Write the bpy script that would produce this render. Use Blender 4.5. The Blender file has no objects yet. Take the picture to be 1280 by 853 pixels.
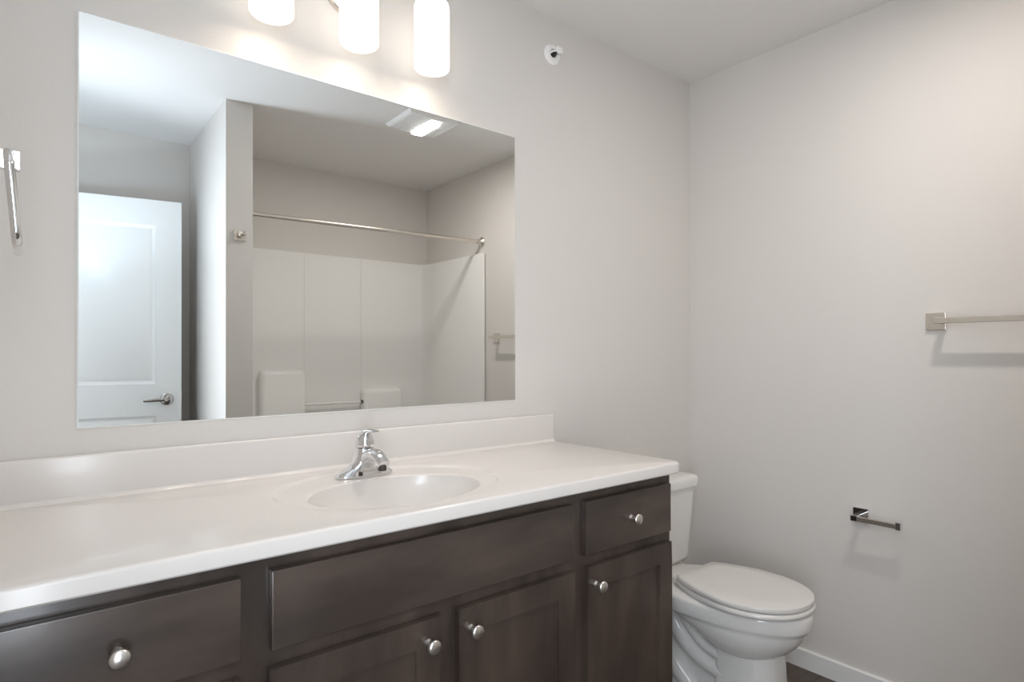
import bpy, bmesh, math, random
from mathutils import Vector, Matrix
random.seed(4)
PI = math.pi
C = bpy.context.scene.collection

# ------------------------------------------------------------------ dimensions (metres, camera above x=0,y=0)
D = 1.6387      # mirror wall (faces -y)
W = 2.3202      # right wall (faces -x)
H = 2.443       # ceiling
YB = -0.72      # wall behind the camera (faces +y)
XL = -0.085     # left wall (faces +x)
XH = 0.733      # partition face towards the entry
XA = 0.855      # partition face towards the tub alcove
YP = 0.118      # partition end
EYE = 1.215

# ------------------------------------------------------------------ camera
cam = bpy.data.cameras.new('camera')
cam.sensor_fit = 'HORIZONTAL'; cam.sensor_width = 36.0
cam.lens = 755.02 / 1280 * 36.0
cam.shift_x = -17.95 / 1280
cam.shift_y = 12.69 / 1280
cam.clip_start = 0.01
camo = bpy.data.objects.new('camera', cam); C.objects.link(camo)
yaw, pit, rol = math.radians(39.572), math.radians(0.256), math.radians(-0.097)
f = Vector((math.sin(yaw)*math.cos(pit), math.cos(yaw)*math.cos(pit), math.sin(pit)))
r = Vector((math.cos(yaw), -math.sin(yaw), 0)); u = r.cross(f)
r2 = r*math.cos(rol) + u*math.sin(rol); u2 = -r*math.sin(rol) + u*math.cos(rol)
M = Matrix((r2, u2, -f)).transposed().to_4x4(); M.translation = Vector((0, 0, EYE))
camo.matrix_world = M
bpy.context.scene.camera = camo

# ------------------------------------------------------------------ view, world, lights
sc = bpy.context.scene
sc.view_settings.view_transform = 'Standard'
sc.view_settings.look = 'None'
sc.view_settings.gamma = 1.0
sc.view_settings.use_curve_mapping = False
sc.view_settings.exposure = 0.26
sc.cycles.use_denoising = True
sc.cycles.max_bounces = 14; sc.cycles.diffuse_bounces = 8; sc.cycles.glossy_bounces = 8
sc.cycles.sample_clamp_indirect = 4.0
sc.cycles.blur_glossy = 0.6
LAMP_W, SHADE_E, FAN_W, FLASH_W, BOUNCE_W, FILL_W = 2.8, 1.05, 7.6, 3.4, 13.5, 23.0
LAMP_COL = (1.0, 0.90, 0.79); FLASH_COL = (0.62, 0.82, 1.0); BOUNCE_COL = (0.74, 0.86, 1.0); FILL_COL = (0.84, 0.915, 1.0); FAN_COL = (1.0, 0.94, 0.885)
wd = bpy.data.worlds.new('world'); sc.world = wd; wd.use_nodes = True
wd.node_tree.nodes['Background'].inputs[0].default_value = (0.75, 0.85, 1.0, 1)
wd.node_tree.nodes['Background'].inputs[1].default_value = 0.3

def lamp(name, kind, loc, watt, col, **kw):
    l = bpy.data.lights.new(name, kind); l.energy = watt; l.color = col
    for k, v in kw.items(): setattr(l, k, v)
    o = bpy.data.objects.new(name, l); C.objects.link(o); o.location = loc
    return o
# added soft fill light set in the open doorway, and the flash of the photographer standing in the doorway
hl = lamp('doorway_fill', 'AREA', (-0.16, -0.10, 1.22), FILL_W, FILL_COL, shape='RECTANGLE', size=0.45, size_y=1.7)
hl.rotation_euler = (PI/2, 0, math.radians(-23))
lamp('camera_flash', 'POINT', (0.12, -0.03, 1.79), FLASH_W, FLASH_COL, shadow_soft_size=0.035)
bo = lamp('camera_flash_bounce', 'SPOT', (0.11, -0.03, 1.32), BOUNCE_W, BOUNCE_COL, shadow_soft_size=0.06, spot_size=math.radians(125), spot_blend=0.7)
bo.rotation_euler = (PI, 0, 0)

# ------------------------------------------------------------------ materials
def mat(name, col, rough=0.5, metal=0.0, spec=0.5, bump=None, noise=None, emit=None, coat=0.0):
    m = bpy.data.materials.new(name); m.use_nodes = True
    nt = m.node_tree; b = nt.nodes['Principled BSDF']
    b.inputs['Base Color'].default_value = (*col, 1)
    b.inputs['Roughness'].default_value = rough
    b.inputs['Metallic'].default_value = metal
    b.inputs['Specular IOR Level'].default_value = spec
    b.inputs['Coat Weight'].default_value = coat
    b.inputs['Coat Roughness'].default_value = 0.08
    tc = nt.nodes.new('ShaderNodeTexCoord')
    if bump:
        sc_, st, dist = bump
        n = nt.nodes.new('ShaderNodeTexNoise'); n.inputs['Scale'].default_value = sc_; n.inputs['Detail'].default_value = 4
        nt.links.new(tc.outputs['Object'], n.inputs['Vector'])
        bp = nt.nodes.new('ShaderNodeBump'); bp.inputs['Strength'].default_value = st; bp.inputs['Distance'].default_value = dist
        nt.links.new(n.outputs['Fac'], bp.inputs['Height']); nt.links.new(bp.outputs['Normal'], b.inputs['Normal'])
    if noise:
        sc_, col2, stretch = noise
        mp = nt.nodes.new('ShaderNodeMapping'); mp.inputs['Scale'].default_value = stretch
        n = nt.nodes.new('ShaderNodeTexNoise'); n.inputs['Scale'].default_value = sc_; n.inputs['Detail'].default_value = 6
        nt.links.new(tc.outputs['Object'], mp.inputs['Vector']); nt.links.new(mp.outputs['Vector'], n.inputs['Vector'])
        rp = nt.nodes.new('ShaderNodeValToRGB')
        rp.color_ramp.elements[0].position = 0.32; rp.color_ramp.elements[1].position = 0.68
        rp.color_ramp.elements[0].color = (*col, 1); rp.color_ramp.elements[1].color = (*col2, 1)
        nt.links.new(n.outputs['Fac'], rp.inputs['Fac']); nt.links.new(rp.outputs['Color'], b.inputs['Base Color'])
    if emit:
        b.inputs['Emission Color'].default_value = (*emit[0], 1); b.inputs['Emission Strength'].default_value = emit[1]
    return m
M_WALL = mat('wall_paint', (0.68, 0.65, 0.62), 0.65, spec=0.25, bump=(220, 0.12, 0.002))
M_CEIL = mat('ceiling_paint', (0.76, 0.745, 0.73), 0.8, spec=0.15, bump=(160, 0.12, 0.002))
M_TRIM = mat('white_trim_paint', (0.80, 0.79, 0.775), 0.35)
M_DOOR = mat('white_door_paint', (0.82, 0.82, 0.81), 0.35)
M_WOOD = mat('espresso_wood', (0.040, 0.029, 0.024), 0.24, spec=0.6, noise=(9, (0.080, 0.058, 0.046), (1.2, 1.2, 0.35)), bump=(60, 0.03, 0.0004), coat=0.15)
M_WOODH = mat('espresso_wood_level_grain', (0.042, 0.031, 0.026), 0.24, spec=0.6, noise=(9, (0.082, 0.060, 0.048), (0.35, 1.2, 1.4)), bump=(60, 0.03, 0.0004), coat=0.15)
M_WOODIN = mat('cabinet_inside', (0.03, 0.023, 0.02), 0.6)
M_TOP = mat('cultured_marble', (0.72, 0.685, 0.655), 0.17, spec=0.5)
M_PORC = mat('porcelain', (0.74, 0.72, 0.695), 0.10, spec=0.5)
M_SEAT = mat('seat_plastic', (0.70, 0.675, 0.65), 0.22)
M_ACR = mat('white_acrylic', (0.82, 0.81, 0.79), 0.10)
M_CHROME = mat('chrome', (0.80, 0.80, 0.81), 0.07, metal=1.0)
M_NICKEL = mat('brushed_nickel', (0.73, 0.68, 0.62), 0.27, metal=1.0)
M_SATIN = mat('satin_nickel', (0.74, 0.71, 0.67), 0.30, metal=1.0)
M_DARKM = mat('dark_metal', (0.10, 0.09, 0.085), 0.4, metal=1.0)
M_MIRROR = mat('silvered_glass', (0.93, 0.95, 0.945), 0.0, metal=1.0)
M_EDGE = mat('polished_glass_edge', (0.88, 0.90, 0.88), 0.2, spec=0.8)
M_LEVER = mat('dull_nickel', (0.46, 0.44, 0.42), 0.22, metal=1.0)
M_PLAST = mat('white_plastic', (0.86, 0.85, 0.84), 0.35)
M_GRILLE = mat('grille_recess', (0.50, 0.49, 0.48), 0.6)
M_SHADE = mat('opal_glass', (0.9, 0.88, 0.85), 0.25, emit=((1.0, 0.93, 0.84), SHADE_E))
M_BULB = mat('lit_bulb', (0.9, 0.9, 0.9), 0.4, emit=((1.0, 0.92, 0.80), 3.0))
M_LENS = mat('lit_lens', (0.9, 0.9, 0.9), 0.4, emit=((1.0, 0.97, 0.92), 8.0))
M_RUB = mat('grey_rubber', (0.12, 0.12, 0.12), 0.7)

def floor_mat():
    m = bpy.data.materials.new('wood_plank_vinyl'); m.use_nodes = True
    nt = m.node_tree; b = nt.nodes['Principled BSDF']; b.inputs['Roughness'].default_value = 0.45
    tc = nt.nodes.new('ShaderNodeTexCoord')
    br = nt.nodes.new('ShaderNodeTexBrick'); br.inputs['Scale'].default_value = 1.0
    br.inputs['Brick Width'].default_value = 1.1; br.inputs['Row Height'].default_value = 0.15
    br.inputs['Mortar Size'].default_value = 0.0015
    br.inputs['Color1'].default_value = (0.105, 0.080, 0.065, 1); br.inputs['Color2'].default_value = (0.14, 0.110, 0.088, 1)
    br.inputs['Mortar'].default_value = (0.03, 0.024, 0.02, 1)
    nt.links.new(tc.outputs['Object'], br.inputs['Vector'])
    mp = nt.nodes.new('ShaderNodeMapping'); mp.inputs['Scale'].default_value = (1.5, 22, 1)
    n = nt.nodes.new('ShaderNodeTexNoise'); n.inputs['Scale'].default_value = 3; n.inputs['Detail'].default_value = 8
    nt.links.new(tc.outputs['Object'], mp.inputs['Vector']); nt.links.new(mp.outputs['Vector'], n.inputs['Vector'])
    mx = nt.nodes.new('ShaderNodeMixRGB'); mx.blend_type = 'MULTIPLY'; mx.inputs['Fac'].default_value = 0.7
    rp = nt.nodes.new('ShaderNodeValToRGB'); rp.color_ramp.elements[0].position = 0.3; rp.color_ramp.elements[1].position = 0.7
    rp.color_ramp.elements[0].color = (0.45, 0.45, 0.45, 1)
    nt.links.new(n.outputs['Fac'], rp.inputs['Fac'])
    nt.links.new(br.outputs['Color'], mx.inputs['Color1']); nt.links.new(rp.outputs['Color'], mx.inputs['Color2'])
    nt.links.new(mx.outputs['Color'], b.inputs['Base Color'])
    return m
M_FLOOR = floor_mat()

# ------------------------------------------------------------------ mesh helpers
def obj(name, bm, m, parent=None, smooth=35):
    bmesh.ops.recalc_face_normals(bm, faces=bm.faces[:])
    me = bpy.data.meshes.new(name); bm.to_mesh(me); bm.free()
    me.materials.append(m)
    if smooth:
        me.shade_smooth(); me.set_sharp_from_angle(angle=math.radians(smooth))
    o = bpy.data.objects.new(name, me); C.objects.link(o)
    if parent:
        o.parent = parent
        pw = Matrix.Identity(4); p = parent
        while p: pw = p.matrix_basis @ pw; p = p.parent
        o.matrix_basis = pw.inverted()
    return o
def empty(name, loc, label, cat, rz=0, group=None):
    o = bpy.data.objects.new(name, None); C.objects.link(o); o.empty_display_size = 0.05
    o.location = loc; o.rotation_euler = (0, 0, rz)
    o['label'] = label; o['category'] = cat; o['kind'] = 'thing'
    if group: o['group'] = group
    return o
def tag(o, label, cat, kind='thing'):
    o['label'] = label; o['category'] = cat; o['kind'] = kind; return o
def struct(name, bm, m, label, cat, parent=None, smooth=35):
    o = obj(name, bm, m, parent, smooth)
    if not parent: tag(o, label, cat, 'structure')
    return o
def add(bm, tmp):
    me = bpy.data.meshes.new('t'); tmp.to_mesh(me); tmp.free(); bm.from_mesh(me); bpy.data.meshes.remove(me); return bm
def box(x0, x1, y0, y1, z0, z1, bev=0.0, seg=2, bm=None):
    t = bmesh.new(); bmesh.ops.create_cube(t, size=1)
    for v in t.verts:
        v.co = Vector(((x0+x1)/2 + v.co.x*(x1-x0), (y0+y1)/2 + v.co.y*(y1-y0), (z0+z1)/2 + v.co.z*(z1-z0)))
    if bev: bmesh.ops.bevel(t, geom=t.edges[:], offset=bev, segments=seg, affect='EDGES', profile=0.6)
    return add(bm, t) if bm is not None else t
def loft(rings, cap0=True, cap1=True, bm=None, closed=True):
    t = bmesh.new(); prev = None
    for ring in rings:
        vs = [t.verts.new(p) for p in ring]
        if prev:
            n = len(vs)
            for i in range(n if closed else n-1):
                j = (i+1) % n
                t.faces.new((prev[i], prev[j], vs[j], vs[i]))
        else: first = vs
        prev = vs
    if cap0: t.faces.new(first[::-1])
    if cap1: t.faces.new(prev)
    return add(bm, t) if bm is not None else t
def basis(d):
    d = Vector(d).normalized(); a = Vector((0, 0, 1)) if abs(d.z) < 0.9 else Vector((0, 1, 0))
    s = a.cross(d).normalized(); return s, d.cross(s)
def lathe(prof, org, axis, n=40, bm=None, cap0=True, cap1=True):
    """prof: list of (distance along axis, radius)"""
    s, t_ = basis(axis); ax = Vector(axis).normalized(); org = Vector(org); rings = []
    for h, rr in prof:
        rr = max(rr, 1e-5)
        rings.append([org + ax*h + (s*math.cos(2*PI*i/n) + t_*math.sin(2*PI*i/n))*rr for i in range(n)])
    return loft(rings, cap0, cap1, bm)
def smooth_path(pts, k=6):
    pts = [Vector(p) for p in pts]; out = []
    for i in range(len(pts)-1):
        p0 = pts[max(i-1, 0)]; p1 = pts[i]; p2 = pts[i+1]; p3 = pts[min(i+2, len(pts)-1)]
        for j in range(k):
            t = j/k
            out.append(0.5*((2*p1) + (p2-p0)*t + (2*p0-5*p1+4*p2-p3)*t*t + (3*p1-p0-3*p2+p3)*t**3))
    out.append(pts[-1]); return out
def lerp_list(v, k):
    out = []
    for i in range(len(v)-1):
        for j in range(k): out.append(v[i] + (v[i+1]-v[i])*j/k)
    out.append(v[-1]); return out
def tube(pts, rad, n=14, bm=None, side=None, rad2=None, closed=False):
    """sweep; rad may be a list; side fixes the first cross axis; rad2 the radius across it"""
    pts = [Vector(p) for p in pts]; N = len(pts)
    if not isinstance(rad, (list, tuple)): rad = [rad]*N
    if rad2 is None: rad2 = rad
    elif not isinstance(rad2, (list, tuple)): rad2 = [rad2]*N
    rings = []; s = None
    for i, p in enumerate(pts):
        if closed: d = pts[(i+1) % N] - pts[i-1]
        else: d = pts[min(i+1, N-1)] - pts[max(i-1, 0)]
        d.normalize()
        if side is not None: s = Vector(side); s = (s - d*s.dot(d)).normalized()
        elif s is None: s, _ = basis(d)
        else: s = (s - d*s.dot(d)).normalized()
        q = d.cross(s)
        rings.append([p + s*math.cos(2*PI*k/n)*rad[i] + q*math.sin(2*PI*k/n)*rad2[i] for k in range(n)])
    if closed: return loft(rings + [rings[0]], False, False, bm)
    return loft(rings, True, True, bm)
def prism(poly, axis, a, b, bev=0.0, bm=None):
    """poly: 2-D points in the plane across 'axis' ('x': (y,z), 'y': (x,z), 'z': (x,y))"""
    def P(p, h):
        return {'x': (h, p[0], p[1]), 'y': (p[0], h, p[1]), 'z': (p[0], p[1], h)}[axis]
    t = loft([[P(p, a) for p in poly], [P(p, b) for p in poly]])
    if bev: bmesh.ops.bevel(t, geom=t.edges[:], offset=bev, segments=2, affect='EDGES')
    return add(bm, t) if bm is not None else t
def panel_slab(w, h, t, panels, prof, bev=0.0015):
    """door leaf or cabinet door: x 0..w, z 0..h, front face at y=0 looking -y, back at y=t.
    panels: (x0,x1,z0,z1); prof: (inset, depth) loops from the panel's edge inwards"""
    bm = bmesh.new()
    xs = sorted({0, w, *[p[0] for p in panels], *[p[1] for p in panels]}); zs = sorted({0, h, *[p[2] for p in panels], *[p[3] for p in panels]})
    V = {}
    def v(x, z, y=0.0):
        k = (round(x, 5), round(z, 5), round(y, 5))
        if k not in V: V[k] = bm.verts.new((x, y, z))
        return V[k]
    for i in range(len(xs)-1):
        for j in range(len(zs)-1):
            xc = (xs[i]+xs[i+1])/2; zc = (zs[j]+zs[j+1])/2
            if any(p[0] < xc < p[1] and p[2] < zc < p[3] for p in panels): continue
            bm.faces.new((v(xs[i], zs[j]), v(xs[i+1], zs[j]), v(xs[i+1], zs[j+1]), v(xs[i], zs[j+1])))
    for (a, b, c, d) in panels:
        prev = [v(a, c), v(b, c), v(b, d), v(a, d)]
        for ins, dep in prof:
            cur = [v(a+ins, c+ins, dep), v(b-ins, c+ins, dep), v(b-ins, d-ins, dep), v(a+ins, d-ins, dep)]
            for k in range(4): bm.faces.new((prev[k], prev[(k+1) % 4], cur[(k+1) % 4], cur[k]))
            prev = cur
        bm.faces.new(prev)
    edge = [(x, 0) for x in xs] + [(w, z) for z in zs[1:]] + [(x, h) for x in xs[::-1][1:]] + [(0, z) for z in zs[::-1][1:-1]]
    n = len(edge); back = [bm.verts.new((x, t, z)) for x, z in edge]
    for k in range(n):
        a, b = edge[k], edge[(k+1) % n]
        bm.faces.new((v(*b), v(*a), back[k], back[(k+1) % n]))
    bm.faces.new(back[::-1])
    if bev:
        per = [e for e in bm.edges if all(abs(q.co.y) < 1e-6 for q in e.verts) and any(
            all(abs(q.co[ax]-val) < 1e-6 for q in e.verts) for ax, val in ((0, 0), (0, w), (2, 0), (2, h)))]
        bmesh.ops.bevel(bm, geom=per, offset=bev, segments=2, affect='EDGES')
    return bm
def move(bm, mtx): bmesh.ops.transform(bm, matrix=mtx, verts=bm.verts[:]); return bm
def T(x, y, z): return Matrix.Translation((x, y, z))

# ------------------------------------------------------------------ room shell
th = 0.11
struct('floor', box(XL-1.6, W+th, YB-th, D+th, -0.08, 0.0), M_FLOOR, 'dark wood-look plank floor of the bathroom', 'floor', smooth=0)
struct('ceiling', box(XL-1.6, W+th, YB-th, D+th, H, H+0.08), M_CEIL, 'flat grey-white painted bathroom ceiling', 'ceiling', smooth=0)
struct('wall_front', box(XL-th, W+th, D, D+th, 0, H), M_WALL, 'greige painted wall behind the mirror and vanity', 'wall', smooth=0)
struct('wall_right', box(W, W+th, YB-th, D, 0, H), M_WALL, 'greige painted wall beside the toilet with the towel bar', 'wall', smooth=0)
struct('wall_back', box(XL-1.6, W, YB-th, YB, 0, H), M_WALL, 'greige painted wall behind the open door, seen in the mirror', 'wall', smooth=0)
struct('wall_partition', box(XH, XA, YB, YP, 0, H), M_WALL, 'narrow greige wall end between the entry and the tub, seen in the mirror', 'wall', smooth=0)
# left wall with the doorway the photograph is taken from
DY0, DY1, DZ = -0.60, 0.15, 2.06
lw = box(XL-th, XL, DY1, D, 0, H); box(XL-th, XL, YB, DY0, 0, H, bm=lw); box(XL-th, XL, DY0, DY1, DZ, H, bm=lw)
struct('wall_left', lw, M_WALL, 'greige painted wall at the left end of the vanity with the doorway', 'wall', smooth=0)
hw = box(XL-1.6, XL-1.5, YB, D, 0, H); box(XL-1.5, XL-th, 1.0, 1.1, 0, H, bm=hw)
struct('wall_hall', hw, M_WALL, 'greige wall of the hall outside the bathroom doorway', 'wall', smooth=0)
jb = box(XL-th-0.005, XL+0.004, DY0, DY0+0.018, 0, DZ); box(XL-th-0.005, XL+0.004, DY1-0.018, DY1, 0, DZ, bm=jb); box(XL-th-0.005, XL+0.004, DY0+0.018, DY1-0.018, DZ-0.018, DZ, bm=jb)
struct('trim_1', jb, M_TRIM, 'white door jamb lining the bathroom doorway', 'door frame', smooth=0)

def baseboard(name, x0, x1, y0, y1, axis, label):
    h, t = 0.072, 0.012
    if axis == 'x':   # runs along x, face towards -y at y0
        bm = prism([(y1, 0), (y0, 0), (y0, h-0.004), (y0+0.004, h), (y1, h)], 'x', x0, x1)
    else:             # runs along y, face towards -x at x0
        bm = prism([(x1, 0), (x0, 0), (x0, h-0.004), (x0+0.004, h), (x1, h)], 'y', y0, y1)
    struct(name, bm, M_TRIM, label, 'baseboard', smooth=0)
baseboard('baseboard_right', W-0.012, W, 0.06, D-0.012, 'y', 'white baseboard along the right wall beside the toilet')
baseboard('baseboard_front', 1.475, W, D-0.012, D, 'x', 'white baseboard on the wall behind the toilet tank')

# ------------------------------------------------------------------ door, standing open in front of the back wall
ang = math.radians(10.5); edge = Vector((0.645, -0.45)); dw = 0.711
hx, hy = edge.x - dw*math.cos(ang), edge.y - dw*math.sin(ang)
DM = T(hx, hy, 0.008) @ Matrix.Rotation(ang, 4, 'Z') @ Matrix.Rotation(PI, 4, 'Z') @ T(-dw, 0, 0)
dprof = [(0.010, 0.0075), (0.018, 0.0095), (0.034, 0.0040)]
leaf = panel_slab(dw, 2.03, 0.035, [(0.118, dw-0.118, 1.050, 1.895), (0.118, dw-0.118, 0.24, 0.880)], dprof)
door = struct('door_1', move(leaf, DM), M_DOOR, 'white two-panel door standing open, seen in the mirror', 'door', smooth=25)
hz = 0.968
hbm = lathe([(0, 0.032), (0.006, 0.032), (0.010, 0.027), (0.012, 0.011), (0.046, 0.010), (0.050, 0.008)], (0.068, 0, hz), (0, -1, 0))
tube(smooth_path([(0.068, -0.044, hz), (0.085, -0.050, hz), (0.125, -0.050, hz-0.002), (0.172, -0.047, hz-0.004)]), lerp_list([0.010, 0.010, 0.009, 0.007], 6), bm=hbm, side=(0, 0, 1), rad2=lerp_list([0.009, 0.007, 0.005, 0.004], 6))
hb = obj('door_handle', move(hbm, DM), M_LEVER, door); hb['label'] = 'satin nickel lever handle'
for hzz in (0.25, 1.02, 1.80):
    obj('hinge', move(lathe([(0, 0.006), (0.09, 0.006)], (dw+0.004, -0.004, hzz-0.045), (0, 0, 1), n=12), DM), M_SATIN, door)
obj('latch_plate', move(box(-0.001, 0.0, 0.006, 0.029, hz-0.03, hz+0.03), DM), M_SATIN, door)

# ------------------------------------------------------------------ vanity cabinet
van = empty('vanity_cabinet', (0.69, 1.36, 0), 'long dark espresso wood vanity cabinet under the white sink top', 'vanity cabinet')
YF = 1.106; YD = 1.087; VX0, VX1 = -0.083, 1.460; VT = 0.868
YB2 = YF+0.0195
cb = box(VX1-0.016, VX1, YB2, D-0.002, 0.0, VT)
box(VX0, VX0+0.016, YB2, D-0.002, 0.0, VT, bm=cb)
box(VX0+0.016, VX1-0.016, YB2, D-0.012, 0.105, 0.121, bm=cb); box(VX0+0.016, VX1-0.016, D-0.012, D-0.002, 0.1, VT, bm=cb)
box(VX0+0.016, VX1-0.016, YF+0.06, YF+0.075, 0.0, 0.104, bm=cb)
obj('carcass', cb, M_WOOD, van, smooth=0)
# face frame: one board with four openings
def frame_board(x0, x1, z0, z1, holes, y0, y1):
    bm = bmesh.new()
    xs = sorted({x0, x1, *[h[0] for h in holes], *[h[1] for h in holes]}); zs = sorted({z0, z1, *[h[2] for h in holes], *[h[3] for h in holes]})
    for i in range(len(xs)-1):
        for j in range(len(zs)-1):
            xc, zc = (xs[i]+xs[i+1])/2, (zs[j]+zs[j+1])/2
            if not any(h[0] < xc < h[1] and h[2] < zc < h[3] for h in holes):
                bm.faces.new([bm.verts.new(p) for p in ((xs[i], y0, zs[j]), (xs[i+1], y0, zs[j]), (xs[i+1], y0, zs[j+1]), (xs[i], y0, zs[j+1]))])
    bmesh.ops.remove_doubles(bm, verts=bm.verts[:], dist=1e-5)
    r_ = bmesh.ops.extrude_face_region(bm, geom=bm.faces[:])
    for v in r_['geom']:
        if isinstance(v, bmesh.types.BMVert): v.co.y = y1
    return bm
holes = [(-0.041, 0.258, 0.722, 0.818), (-0.041, 0.258, 0.155, 0.650), (0.348, 1.032, 0.722, 0.818), (0.348, 0.652, 0.155, 0.650), (0.726, 1.032, 0.155, 0.650), (1.113, 1.418, 0.722, 0.818), (1.113, 1.418, 0.155, 0.650)]
obj('face_frame', frame_board(VX0, VX1, 0.105, VT, holes, YF, YF+0.019), M_WOOD, van, smooth=0)
def knob(x, z, parent, y=YD):
    prof = [(0, 0.0085), (0.003, 0.0085), (0.005, 0.0060), (0.010, 0.0055), (0.013, 0.0075), (0.016, 0.0080), (0.019, 0.0070), (0.0215, 0.0095), (0.0235, 0.0132), (0.026, 0.0150), (0.0285, 0.0146), (0.031, 0.0118), (0.0325, 0.006), (0.0328, 0.0)]
    o = obj('knob', lathe(prof, (x, y, z), (0, -1, 0), n=32, cap1=False), M_SATIN, parent, smooth=60); o['label'] = 'round satin nickel knob'
    return o
def slab_front(name, x0, x1, z0, z1):
    return obj(name, box(x0, x1, YD, YF-0.0005, z0, z1, bev=0.0022), M_WOODH, van, smooth=0)
Z0, Z1 = 0.7000, 0.8385
dr = slab_front('drawer', -0.068, 0.2775, Z0, Z1); knob(0.105, 0.7695, dr)
slab_front('false_drawer_front', 0.327, 1.0505, Z0, Z1)
dr = slab_front('drawer', 1.093, 1.4425, Z0, Z1); knob(1.2665, 0.7695, dr)
def shaker(x0, x1, kx):
    w, h = x1-x0, 0.669-0.135
    s = 0.056
    bm = panel_slab(w, h, YF-YD-0.0005, [(s, w-s, s, h-s)], [(0.0012, 0.0062), (0.0022, 0.0070)], bev=0.0018)
    o = obj('cabinet_door', move(bm, T(x0, YD, 0.135)), M_WOOD, van, smooth=0)
    knob(kx, 0.622, o)
shaker(-0.068, 0.2755, 0.2465)
shaker(0.3235, 0.6645, 0.6350)
shaker(0.7115, 1.0560, 0.7410)
shaker(1.1010, 1.4470, 1.1290)

# ------------------------------------------------------------------ vanity top with integral oval basin
top = empty('sink_countertop', (0.69, 1.36, VT), 'glossy white vanity countertop with an oval integral sink basin', 'countertop')
TX0, TX1, TY0, TY1, TZ = -0.084, 1.472, 1.068, D-0.001, 0.901
icx, icy, ia, ib = 0.675, 1.288, 0.207, 0.150
ocx, ocy, oa, ob_ = 0.686, 1.342, 0.276, 0.224
N = 128
def rrect_pt(a, ins, rad):
    cx_, cy_ = ocx, ocy; d = Vector((math.cos(a), math.sin(a)))
    x0, x1, y0, y1 = TX0+ins, TX1-ins, TY0+ins, TY1-ins
    def inside(t):
        px, py = cx_+d.x*t, cy_+d.y*t
        qx = max(x0+rad-px, px-(x1-rad), 0) ; qy = max(y0+rad-py, py-(y1-rad), 0)
        return math.hypot(qx, qy) <= rad
    lo, hi = 0, 3
    for _ in range(40):
        m_ = (lo+hi)/2
        if inside(m_): lo = m_
        else: hi = m_
    return (cx_+d.x*lo, cy_+d.y*lo)
# more samples near the four corners
angs = [2*PI*i/N for i in range(N)]
for qx, qy in ((TX0, TY0), (TX1, TY0), (TX0, TY1), (TX1, TY1)):
    a0 = math.atan2(qy-ocy, qx-ocx) % (2*PI)
    angs += [(a0+k*0.004) % (2*PI) for k in (-3, -2, -1, 0, 1, 2, 3)]
angs = sorted(set(round(a, 6) for a in angs))
def ell(cx_, cy_, a_, b_, z): return [(cx_+a_*math.cos(t), cy_+b_*math.sin(t), z) for t in angs]
def mixring(s, z):  # between inner (0) and outer (1) oval
    return ell(icx+(ocx-icx)*s, icy+(ocy-icy)*s, ia+(oa-ia)*s, ib+(ob_-ib)*s, z)
rings = []
depth = 0.125
for s in (0.10, 0.2, 0.35, 0.5, 0.65, 0.78, 0.88, 0.95, 0.985):
    rings.append(ell(icx, icy+0.012*(1-s), ia*s, ib*s, TZ-0.009-depth*(1-s**2.6)**0.85))
LZ = TZ-0.0050
rings += [ell(icx, icy, ia, ib, LZ-0.0015), mixring(0.03, LZ), mixring(0.10, LZ+0.0006), mixring(0.35, LZ), mixring(0.80, LZ), mixring(0.90, LZ+0.0004), mixring(0.95, TZ-0.0015), mixring(1.0, TZ-0.0002), mixring(1.05, TZ)]
for ins, z, rad in ((0.008, TZ, 0.02), (0.004, TZ-0.0008, 0.022), (0.0012, TZ-0.0030, 0.024), (0.0, TZ-0.0065, 0.025), (0.0, VT+0.004, 0.025), (0.003, VT+0.0006, 0.024), (0.03, VT+0.0005, 0.015)):
    rings.append([(*rrect_pt(a, ins, rad), z) for a in angs])
obj('countertop', loft(rings, cap0=True, cap1=False), M_TOP, top, smooth=40)
sp = box(TX0, 1.468, D-0.021, D-0.001, TZ-0.004, 0.998, bev=0.006, seg=3)
# cove where the splash meets the top
cv = [(D-0.021, TZ-0.001), (D-0.021, TZ+0.008), (D-0.0235, TZ+0.0035), (D-0.030, TZ+0.0004), (D-0.032, TZ-0.001)]
prism(cv, 'x', TX0, 1.4655, bm=sp)
obj('backsplash', sp, M_TOP, top, smooth=40)
dz = TZ-0.009-depth*0.99
o = obj('drain', lathe([(0, 0.024), (0.002, 0.024), (0.003, 0.021), (0.001, 0.019), (0.001, 0.016), (0.005, 0.015), (0.007, 0.010), (0.0075, 0)], (icx, icy+0.011, dz-0.001), (0, 0, 1), cap1=False), M_CHROME, top); o['label'] = 'chrome pop-up drain'

# ------------------------------------------------------------------ faucet
fx, fy, fz = 0.683, 1.492, LZ+0.0009
fau = empty('faucet', (fx, fy, fz), 'chrome single-lever faucet on the sink deck in front of the mirror', 'faucet')
def stad(hw, hd, z, n=48, yo=0.0):
    out = []
    for i in range(n):
        a = 2*PI*i/n; c_, s_ = math.cos(a), math.sin(a)
        k = 2.6
        out.append((fx + hw*math.copysign(abs(c_)**(2/k), c_), fy + yo + hd*math.copysign(abs(s_)**(2/k), s_), z))
    return out
bs = loft([stad(0.076, 0.027, fz), stad(0.0775, 0.0285, fz+0.0025), stad(0.076, 0.0275, fz+0.006), stad(0.072, 0.0255, fz+0.011), stad(0.063, 0.0245, fz+0.017), stad(0.052, 0.0245, fz+0.022), stad(0.042, 0.025, fz+0.028),
           stad(0.034, 0.0255, fz+0.036), stad(0.0295, 0.0255, fz+0.047), stad(0.027, 0.0252, fz+0.060), stad(0.0255, 0.0245, fz+0.070), stad(0.0245, 0.0240, fz+0.074)])
obj('faucet_body', bs, M_CHROME, fau, smooth=60)
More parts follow.
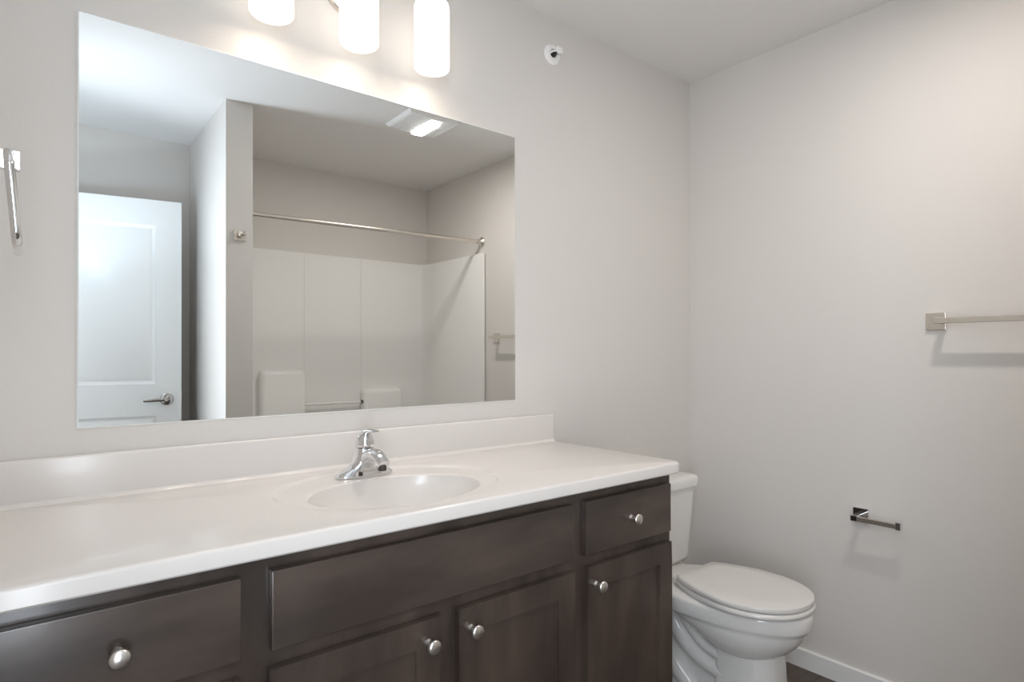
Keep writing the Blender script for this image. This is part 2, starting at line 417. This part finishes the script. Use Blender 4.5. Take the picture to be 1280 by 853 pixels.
sp_ = smooth_path([(fx, fy-0.008, fz+0.040), (fx, fy-0.035, fz+0.055), (fx, fy-0.065, fz+0.0605), (fx, fy-0.092, fz+0.055), (fx, fy-0.110, fz+0.043)])
spt = tube(sp_, lerp_list([0.022, 0.0215, 0.020, 0.0185, 0.016], 6), n=24, side=(1, 0, 0), rad2=lerp_list([0.024, 0.020, 0.0165, 0.0145, 0.0125], 6))
obj('spout', spt, M_CHROME, fau, smooth=60)
obj('aerator', lathe([(0, 0.0105), (0.014, 0.0105), (0.016, 0.009)], (fx, fy-0.100, fz+0.043), (0, -0.1, -1), n=24), M_DARKM, fau, smooth=40)
hd = loft([[(fx+rr*math.cos(2*PI*i/32), fy+yo+rr*1.0*math.sin(2*PI*i/32), fz+z) for i in range(32)] for z, rr, yo in
           ((0.0748, 0.0225, 0), (0.0765, 0.0245, 0), (0.084, 0.0243, 0), (0.093, 0.0232, -0.0005), (0.101, 0.0205, -0.0015), (0.107, 0.0165, -0.003), (0.111, 0.010, -0.005), (0.1125, 0.002, -0.006))])
lp = smooth_path([(fx, fy+0.006, fz+0.098), (fx, fy-0.008, fz+0.112), (fx, fy-0.028, fz+0.1195), (fx, fy-0.050, fz+0.1215), (fx, fy-0.066, fz+0.1225)])
tube(lp, lerp_list([0.016, 0.015, 0.012, 0.0105, 0.0085], 6), n=20, bm=hd, side=(1, 0, 0), rad2=lerp_list([0.010, 0.0085, 0.0055, 0.0042, 0.0030], 6))
obj('lever', hd, M_CHROME, fau, smooth=60)

# ------------------------------------------------------------------ mirror
mx0, mx1, mz0, mz1 = 0.0829, 1.3021, 1.0530, 1.9674
mir = empty('wall_mirror', ((mx0+mx1)/2, D, mz0), 'large frameless rectangular mirror on the wall above the vanity', 'mirror')
pane = bmesh.new(); v = [pane.verts.new(p) for p in ((mx0+0.0031, D-0.006, mz0+0.0031), (mx1-0.0031, D-0.006, mz0+0.0031), (mx1-0.0031, D-0.006, mz1-0.0031), (mx0+0.0031, D-0.006, mz1-0.0031))]
pane.faces.new(v)
v2 = [pane.verts.new((p.co.x, D-0.0022, p.co.z)) for p in v]
for k in range(4): pane.faces.new((v[k], v[(k+1) % 4], v2[(k+1) % 4], v2[k]))
pane.faces.new(v2[::-1])
obj('mirror_glass', pane, M_MIRROR, mir, smooth=0)
eb = bmesh.new()
def ringrect(ins, y): return [(mx0+ins, y, mz0+ins), (mx1-ins, y, mz0+ins), (mx1-ins, y, mz1-ins), (mx0+ins, y, mz1-ins)]
loft([ringrect(0.0032, D-0.0061), ringrect(0.0, D-0.0035), ringrect(0.0, D-0.0005), ringrect(0.004, D-0.0005)], False, False, bm=eb)
o = obj('mirror_edge', eb, M_EDGE, mir, smooth=0); o['label'] = 'pale polished glass edge'

# ------------------------------------------------------------------ vanity light
vl = empty('vanity_light', (0.690, D, 2.225), 'three-lamp wall light with white cylinder glass shades above the mirror', 'wall light')
ly = D-0.098
obj('backplate', lathe([(0, 0.060), (0.010, 0.060), (0.018, 0.054), (0.022, 0.040), (0.024, 0.0)], (0.690, D-0.0005, 2.232), (0, -1, 0), cap1=False), M_NICKEL, vl, smooth=50)
obj('crossbar', tube([(0.455, ly, 2.300), (0.925, ly, 2.300)], 0.008, n=20), M_NICKEL, vl)
obj('arm', tube(smooth_path([(0.690, D-0.02, 2.232), (0.690, D-0.06, 2.245), (0.690, ly, 2.300)]), 0.007), M_NICKEL, vl)
for x in (0.4625, 0.690, 0.915):
    R = 0.0520; b = 2.050
    obj('socket', lathe([(0, 0.012), (0.02, 0.012), (0.022, 0.024), (0.046, 0.026), (0.05, 0.022)], (x, ly, 2.308), (0, 0, -1)), M_NICKEL, vl)
    sh = lathe([(0.0, R-0.010), (0.0, R-0.004), (0.004, R-0.0006), (0.010, R), (0.180, R), (0.192, R-0.003), (0.201, R-0.012), (0.205, 0.022), (0.2035, 0.021), (0.1985, R-0.013), (0.190, R-0.006), (0.180, R-0.003), (0.012, R-0.003), (0.005, R-0.0045), (0.0, R-0.010)], (x, ly, b), (0, 0, 1), n=48, cap0=False, cap1=False)
    s_ = obj('lamp_shade', sh, M_SHADE, vl, smooth=60); s_['label'] = 'glowing white glass cylinder shade'
    obj('bulb', lathe([(0, 0.0), (0.004, 0.012), (0.015, 0.021), (0.03, 0.024), (0.05, 0.021), (0.075, 0.013), (0.09, 0.013)], (x, ly, 2.165), (0, 0, 1), n=24, cap0=False), M_BULB, vl, smooth=60)
    lamp('vanity_lamp_light', 'POINT', (x, ly, 2.125), LAMP_W, LAMP_COL, shadow_soft_size=0.022)

# ------------------------------------------------------------------ sidewall fire sprinkler
sx, sz = 1.4765, 2.308
spk = empty('fire_sprinkler', (sx, D, sz), 'small white round fire sprinkler head high on the wall right of the lamps', 'sprinkler')
obj('escutcheon', lathe([(0, 0.038), (0.004, 0.038), (0.009, 0.034), (0.012, 0.027), (0.012, 0.018), (0.007, 0.016)], (sx, D-0.0005, sz), (0, -1, 0)), M_PLAST, spk)
obj('orifice', lathe([(0.004, 0.012), (0.012, 0.012), (0.0125, 0.009), (0.020, 0.008), (0.021, 0.003), (0.030, 0.003)], (sx, D-0.0005, sz), (0, -1, 0), n=24), M_DARKM, spk)
fr = tube(smooth_path([(sx-0.014, D-0.008, sz), (sx-0.015, D-0.024, sz), (sx-0.008, D-0.036, sz), (sx, D-0.040, sz), (sx+0.008, D-0.036, sz), (sx+0.015, D-0.024, sz), (sx+0.014, D-0.008, sz)]), 0.003, n=10)
obj('yoke', fr, M_PLAST, spk)
obj('deflector', box(sx-0.013, sx+0.013, D-0.046, D-0.040, sz-0.010, sz+0.013, bev=0.002), M_PLAST, spk)

# ------------------------------------------------------------------ towel bar on the right wall
def square_plate(name, parent, y, z, s=0.0575):
    return obj(name, box(W-0.009, W-0.0005, y-s/2, y+s/2, z-s/2, z+s/2, bev=0.0015), M_NICKEL, parent, smooth=0)
tbz = 1.3195
tb = empty('towel_bar', (W, 0.41, tbz), 'brushed nickel towel bar with square plates on the right wall', 'towel bar')
for y, yp in ((0.6765, 0.6555), (0.162, 0.183)):
    square_plate('mounting_plate', tb, y, tbz)
    obj('post', box(W-0.075, W-0.008, yp-0.009, yp+0.009, tbz-0.009, tbz+0.0105, bev=0.0012), M_NICKEL, tb, smooth=0)
obj('rail', box(W-0.077, W-0.064, 0.174, 0.6645, tbz-0.010, tbz+0.0085, bev=0.0012), M_NICKEL, tb, smooth=0)

# ------------------------------------------------------------------ toilet paper holder
pz = 0.632
tp = empty('toilet_paper_holder', (W, 0.90, pz), 'empty chrome toilet paper holder on the wall in front of the toilet', 'paper holder')
obj('mounting_plate', box(W-0.009, W-0.0005, 0.886, 0.938, pz-0.026, pz+0.026, bev=0.0012), M_CHROME, tp, smooth=0)
obj('post', box(W-0.066, W-0.008, 0.902, 0.924, pz-0.011, pz+0.009, bev=0.001), M_CHROME, tp, smooth=0)
obj('arm', box(W-0.066, W-0.050, 0.778, 0.904, pz-0.010, pz+0.006, bev=0.001), M_NICKEL, tp, smooth=0)
obj('end_cap', box(W-0.068, W-0.048, 0.763, 0.779, pz-0.012, pz+0.013, bev=0.001), M_CHROME, tp, smooth=0)

# ------------------------------------------------------------------ towel ring on the left wall
ry, rz_ = 1.20, 1.512
tr = empty('towel_ring', (XL, ry, rz_), 'chrome towel ring hanging edge-on left of the mirror', 'towel ring')
obj('mounting_plate', box(XL+0.0005, XL+0.009, ry-0.027, ry+0.027, rz_-0.027, rz_+0.027, bev=0.001), M_CHROME, tr, smooth=0)
obj('post', box(XL+0.008, -0.0085, ry+0.004, ry+0.026, rz_-0.014, rz_+0.014, bev=0.001), M_CHROME, tr, smooth=0)
rp = []
hh, ww, cr = 0.0645, 0.075, 0.022
for (cy_, cz_, a0) in ((ww-cr, hh-cr, 0), (-(ww-cr), hh-cr, PI/2), (-(ww-cr), -(hh-cr), PI), (ww-cr, -(hh-cr), 3*PI/2)):
    for k in range(7):
        a = a0 + k*PI/12
        yy, zz = cy_+cr*math.cos(a), cz_+cr*math.sin(a)
        rp.append((-0.0165 - zz*0.080, ry+yy, 1.4425+zz))
obj('ring', tube(rp, 0.0062, n=16, closed=True), M_CHROME, tr, smooth=60)

# ------------------------------------------------------------------ robe hook on the partition end
hxk, hzk = 0.795, 1.792
rh = empty('robe_hook', (hxk, YP, hzk), 'small square nickel robe hook on the partition wall, seen in the mirror', 'hook')
obj('mounting_plate', box(hxk-0.027, hxk+0.027, YP+0.0005, YP+0.008, hzk-0.025, hzk+0.025, bev=0.0012), M_NICKEL, rh, smooth=0)
hp = smooth_path([(0.0, 0.006, 0.002), (0.0, 0.030, -0.006), (0.0, 0.047, -0.004), (0.0, 0.053, 0.014)])
obj('hook', tube([(hxk+a, YP+b, hzk+c) for a, b, c in hp], 0.013, n=12, side=(1, 0, 0), rad2=0.005), M_NICKEL, rh)

# ------------------------------------------------------------------ toilet
tcx = 1.892
to = empty('toilet', (tcx, 1.30, 0), 'white two-piece toilet between the vanity and the right wall', 'toilet')
def egg(hw, yb, yf, z, n=56, back=0.62, kb=3.2, kf=2.05, cx_=tcx):
    """outline: rounded front at yf, squarer back at yb; widest at a point 'back' of the way to the front"""
    out = []; ym = yb + (yf-yb)*(1-back)
    for i in range(n):
        a = 2*PI*i/n; c_, s_ = math.cos(a), math.sin(a)
        k = kb if s_ > 0 else kf
        x = cx_ + hw*math.copysign(abs(c_)**(2/k), c_)
        y = ym + ((yb-ym) if s_ > 0 else (ym-yf))*math.copysign(abs(s_)**(2/k), s_)
        out.append((x, y, z))
    return out
def lidring(hw, hb, yb, yf, z, n=64):
    """seat outline: straight back edge of half width hb, curved sides, round front"""
    pts = []
    ym = yf + 0.20
    m = n//2
    half = []
    for i in range(m+1):          # from back corner to the front tip, right side
        t = i/m
        if t < 0.4:
            q = t/0.4; y = yb + (ym-yb)*q
            x = hb + (hw-hb)*math.sin(q*PI/2)**0.9
        else:
            q = (t-0.4)/0.6*PI/2; y = ym - (ym-yf)*math.sin(q); x = hw*max(math.cos(q), 0)**0.94
        half.append((x, y))
    for x, y in half: pts.append((tcx+x, y, z))
    for x, y in half[::-1][1:]: pts.append((tcx-x, y, z))
    return pts
# bowl: rim band, then the hollow underside, neck and flared foot, one surface
def bsec(hw, yb, yf, z, kb=2.6): return egg(hw, yb, yf, z, kb=kb)
bw = loft([
    bsec(0.070, 1.15, 1.035, 0.216, 2.2), bsec(0.100, 1.175, 1.010, 0.221, 2.2), bsec(0.118, 1.20, 0.990, 0.231, 2.2), bsec(0.136, 1.235, 0.966, 0.248, 2.2), bsec(0.151, 1.275, 0.943, 0.270, 2.3), bsec(0.164, 1.325, 0.923, 0.296, 2.4), bsec(0.172, 1.385, 0.911, 0.319, 2.5), bsec(0.175, 1.42, 0.907, 0.330, 2.6),
    bsec(0.181, 1.46, 0.901, 0.333), bsec(0.183, 1.465, 0.898, 0.342), bsec(0.183, 1.47, 0.896, 0.376), bsec(0.180, 1.465, 0.900, 0.384), bsec(0.172, 1.455, 0.909, 0.387)])
col = lambda hw, yb, yf, z: egg(hw, yb, yf, z, kb=7, kf=2.5, back=0.75)
loft([col(0.113, 1.185, 0.965, 0.0), col(0.113, 1.185, 0.966, 0.006), col(0.108, 1.182, 0.976, 0.05), col(0.102, 1.180, 0.985, 0.12), col(0.098, 1.178, 0.990, 0.20), col(0.096, 1.176, 0.995, 0.240)], bm=bw)
# rear body over the floor flange
loft([egg(0.108, 1.47, 1.14, 0.0, kb=3, kf=4), egg(0.108, 1.47, 1.14, 0.016, kb=3, kf=4), egg(0.098, 1.465, 1.14, 0.026, kb=3, kf=4), egg(0.074, 1.46, 1.13, 0.040, kb=3, kf=4), egg(0.068, 1.455, 1.13, 0.10, kb=3, kf=4), egg(0.066, 1.455, 1.13, 0.33, kb=3, kf=4)], bm=bw)
obj('bowl', bw, M_PORC, to, smooth=50)
# tank deck behind the seat
obj('tank_deck', loft([egg(0.095, 1.60, 1.36, 0.30, kb=5, kf=5), egg(0.115, 1.61, 1.345, 0.34, kb=5, kf=5), egg(0.118, 1.61, 1.34, 0.380, kb=5, kf=5), egg(0.112, 1.605, 1.347, 0.386, kb=5, kf=5)]), M_PORC, to, smooth=50)
# exposed trapway on both sides: the upper rib, the wider tube below it and the outlet swelling
for sgn in (1, -1):
    px = lambda d: tcx - sgn*d
    tw = tube(smooth_path([(px(0.070), 1.41, 0.335), (px(0.076), 1.345, 0.310), (px(0.080), 1.275, 0.245), (px(0.080), 1.215, 0.205), (px(0.078), 1.12, 0.185)]), lerp_list([0.016, 0.018, 0.020, 0.020, 0.018], 6), n=18)
    tube(smooth_path([(px(0.066), 1.45, 0.335), (px(0.074), 1.385, 0.285), (px(0.078), 1.315, 0.205), (px(0.076), 1.235, 0.155), (px(0.072), 1.12, 0.130)]), lerp_list([0.026, 0.030, 0.031, 0.031, 0.028], 6), n=20, bm=tw)
    obj('trapway', tw, M_PORC, to, smooth=60)
    tw2 = tube(smooth_path([(px(0.050), 1.46, 0.22), (px(0.062), 1.41, 0.150), (px(0.070), 1.35, 0.090), (px(0.066), 1.29, 0.045), (px(0.05), 1.25, 0.02)]), lerp_list([0.030, 0.038, 0.040, 0.034, 0.02], 6), n=20)
    obj('trapway_outlet', tw2, M_PORC, to, smooth=60)
    obj('bolt_cap', lathe([(0, 0.015), (0.012, 0.014), (0.018, 0.009), (0.020, 0)], (px(0.096), 1.285, 0.018), (0, 0, 1), n=24, cap1=False), M_PLAST, to, smooth=60)
    obj('seat_hinge', tube([(tcx-sgn*0.060, 1.338, 0.400), (tcx-sgn*0.098, 1.338, 0.400)], 0.0115, n=16), M_SEAT, to)
st = loft([lidring(0.176, 0.098, 1.328, 0.902, 0.3895), lidring(0.180, 0.102, 1.330, 0.897, 0.393), lidring(0.181, 0.103, 1.330, 0.896, 0.400), lidring(0.178, 0.101, 1.328, 0.900, 0.4065), lidring(0.170, 0.096, 1.322, 0.908, 0.4085)])
obj('seat', st, M_SEAT, to, smooth=50)
ld = loft([lidring(0.172, 0.104, 1.318, 0.906, 0.4105), lidring(0.176, 0.109, 1.320, 0.900, 0.4125), lidring(0.1775, 0.110, 1.321, 0.899, 0.420), lidring(0.176, 0.109, 1.320, 0.900, 0.4255), lidring(0.170, 0.105, 1.316, 0.907, 0.4285), lidring(0.12, 0.07, 1.27, 0.96, 0.4300)])
obj('seat_lid', ld, M_SEAT, to, smooth=50)
# tank and lid, both tapered with rounded corners
def rr(hw, y0, y1, z, rad, n=8):
    out = []
    for (cx_, cy_, a0) in ((hw-rad, y1-rad, 0), (-(hw-rad), y1-rad, PI/2), (-(hw-rad), y0+rad, PI), (hw-rad, y0+rad, 3*PI/2)):
        for k in range(n+1):
            a = a0 + k*PI/2/n; out.append((tcx+cx_+rad*math.cos(a), cy_+rad*math.sin(a), z))
    return out
yb_ = D-0.018
obj('tank', loft([rr(0.160, 1.475, yb_-0.01, 0.384, 0.04), rr(0.178, 1.462, yb_, 0.389, 0.05), rr(0.186, 1.455, yb_, 0.405, 0.05), rr(0.203, 1.440, yb_, 0.685, 0.045)]), M_PORC, to, smooth=50)
obj('tank_lid', loft([rr(0.198, 1.444, yb_, 0.684, 0.045), rr(0.213, 1.428, yb_+0.004, 0.688, 0.050), rr(0.215, 1.426, yb_+0.004, 0.712, 0.050), rr(0.212, 1.429, yb_+0.002, 0.722, 0.050), rr(0.203, 1.438, yb_-0.006, 0.7285, 0.045), rr(0.17, 1.465, yb_-0.03, 0.730, 0.04)]), M_PORC, to, smooth=50)
fl = lathe([(0, 0.012), (0.008, 0.012), (0.010, 0.008), (0.018, 0.008)], (tcx-0.13, 1.448, 0.645), (0, -1, 0), n=20)
tube([(tcx-0.135, 1.432, 0.645), (tcx-0.06, 1.428, 0.640)], [0.006, 0.008], n=12, bm=fl)
o = obj('flush_lever', fl, M_CHROME, to); o['label'] = 'chrome flush lever'

# ------------------------------------------------------------------ bathtub with moulded surround (in the alcove, seen in the mirror)
tub = empty('tub_surround', (1.59, -0.34, 0), 'white moulded tub and shower surround in the alcove, seen in the mirror', 'tub surround')
ST, SB, yw = 1.876, 0.40, YB+0.03
# back panel in three sheets with seams and cove to the right-hand end panel
pr = [(XA+0.001, YB+0.001), (W-0.001, YB+0.001), (W-0.001, 0.035), (W-0.012, 0.045), (W-0.022, 0.041), (W-0.027, 0.030), (W-0.034, -0.58)]
for k in range(1, 9):
    a = k*PI/2/9; pr.append((W-0.034-0.055*(1-math.cos(a)), -0.58-0.055*0-(0.11)*math.sin(a)))
pr += [(1.786, yw), (1.783, yw-0.003), (1.779, yw-0.003), (1.776, yw), (1.393, yw), (1.390, yw-0.003), (1.386, yw-0.003), (1.383, yw)]
for k in range(9):
    a = k*PI/2/8; pr.append((XA+0.034+0.05*(1-math.sin(a)), yw+0.05*(1-math.cos(a))))
pr += [(XA+0.022, 0.030), (XA+0.018, 0.040), (XA+0.010, 0.045), (XA+0.001, 0.035)]
sb = prism(pr, 'z', SB, ST)
obj('wall_panel', sb, M_ACR, tub, smooth=35)
def column(x0, x1, zt, dep):
    rings = []
    for ins, z in ((0, SB), (0, zt-0.035), (0.006, zt-0.018), (0.016, zt-0.006), (0.035, zt)):
        x0_, x1_, d = x0+ins*0.6, x1-ins*0.6, dep-ins
        rad = 0.035; pts = [(x1_, yw-0.01, z)]
        for k in range(7):
            a = -PI/2*0 + k*PI/2/6; pts.append((x1_-rad+rad*math.cos(a), yw+d-rad+rad*math.sin(a), z))
        for k in range(7):
            a = PI/2 + k*PI/2/6; pts.append((x0_+rad+rad*math.cos(a), yw+d-rad+rad*math.sin(a), z))
        pts.append((x0_, yw-0.01, z)); rings.append(pts)
    return loft(rings)
o = obj('soap_shelf', column(1.105, 1.388, 1.118, 0.058), M_ACR, tub, smooth=50); o['label'] = 'taller moulded shelf column'
o = obj('soap_shelf', column(1.778, 2.08, 0.978, 0.058), M_ACR, tub, smooth=50); o['label'] = 'shorter moulded shelf column'
gb = tube([(1.385, yw+0.035, 0.888), (1.772, yw+0.035, 0.888)], 0.008, n=16)
obj('grab_bar', gb, M_ACR, tub)
o = obj('bar_end', lathe([(0, 0.012), (0.014, 0.012), (0.016, 0.009)], (1.764, yw+0.035, 0.888), (1, 0, 0), n=20), M_DARKM, tub); o['label'] = 'dark bar end fitting'
def trect(x0, x1, y0, y1, z, rad, n=6):
    out = []
    for (cx_, cy_, a0) in ((x1-rad, y1-rad, 0), (x0+rad, y1-rad, PI/2), (x0+rad, y0+rad, PI), (x1-rad, y0+rad, 3*PI/2)):
        for k in range(n+1):
            a = a0 + k*PI/2/n; out.append((cx_+rad*math.cos(a), cy_+rad*math.sin(a), z))
    return out
bx0, bx1, by0, by1 = XA+0.002, W-0.002, YB+0.002, 0.042
obj('bathtub', loft([trect(bx0, bx1, by0, by1, 0.0, 0.004), trect(bx0, bx1, by0, by1, 0.39, 0.004), trect(bx0, bx1, by0, by1, 0.400, 0.006), trect(bx0+0.075, bx1-0.075, by0+0.085, by1-0.065, 0.400, 0.12), trect(bx0+0.085, bx1-0.085, by0+0.095, by1-0.075, 0.385, 0.12), trect(bx0+0.13, bx1-0.16, by0+0.13, by1-0.11, 0.10, 0.14), trect(bx0+0.2, bx1-0.25, by0+0.2, by1-0.17, 0.065, 0.10)]), M_ACR, tub, smooth=40)

# ------------------------------------------------------------------ shower rod
rod = empty('shower_rod', (1.59, -0.003, 1.95), 'straight metal shower curtain rod across the tub alcove, seen in the mirror', 'shower rod')
ry0, zL, zR = 0.0, 1.932, 1.955
obj('rod', tube([(XA+0.006, ry0, zL), (W-0.006, ry0, zR)], 0.0125, n=20), M_NICKEL, rod)
fp = [(0, 0.033), (0.006, 0.033), (0.012, 0.026), (0.020, 0.018), (0.034, 0.0165), (0.036, 0.0135)]
obj('flange', lathe(fp, (W-0.0005, ry0, zR), (-1, 0, 0)), M_NICKEL, rod)
obj('flange', lathe(fp, (XA+0.0005, ry0, zL), (1, 0, 0)), M_NICKEL, rod)

# ------------------------------------------------------------------ exhaust fan with light
ex = empty('exhaust_fan', (1.615, 0.452, H), 'white ceiling exhaust fan grille with a lit lens, seen in the mirror', 'exhaust fan')
ex0, ex1, ey0, ey1 = 1.466, 1.764, 0.318, 0.590
def er(ins, z): return [(ex0+ins, ey0+ins, z), (ex1-ins, ey0+ins, z), (ex1-ins, ey1-ins, z), (ex0+ins, ey1-ins, z)]
obj('frame', loft([er(0, H-0.0005), er(0, H-0.006), er(0.010, H-0.018), er(0.022, H-0.021), er(0.024, H-0.014)], False, False), M_PLAST, ex, smooth=0)
obj('grille_back', box(ex0+0.02, ex1-0.02, ey0+0.02, ey1-0.02, H-0.010, H-0.004), M_GRILLE, ex, smooth=0)
lx0, lx1 = 1.606, 1.668
gr = bmesh.new()
for a, b in ((ex0+0.022, lx0-0.008), (lx1+0.008, ex1-0.022)):
    n = int((b-a)/0.0105)
    for k in range(n+1):
        x = a + (b-a)*k/n
        box(x-0.0030, x+0.0030, ey0+0.021, ey1-0.021, H-0.020, H-0.011, bm=gr)
for a in (lx0-0.010, lx1+0.002):
    box(a, a+0.008, ey0+0.021, ey1-0.021, H-0.021, H-0.010, bm=gr)
obj('grille', gr, M_PLAST, ex, smooth=0)
o = obj('light_lens', box(lx0-0.002, lx1+0.002, ey0+0.024, ey1-0.055, H-0.031, H-0.012, bev=0.005), M_LENS, ex); o['label'] = 'glowing white light lens'
fl = lamp('exhaust_fan_light', 'AREA', (1.637, 0.44, H-0.033), FAN_W, FAN_COL, shape='RECTANGLE', size=0.056, size_y=0.18, spread=math.radians(180))
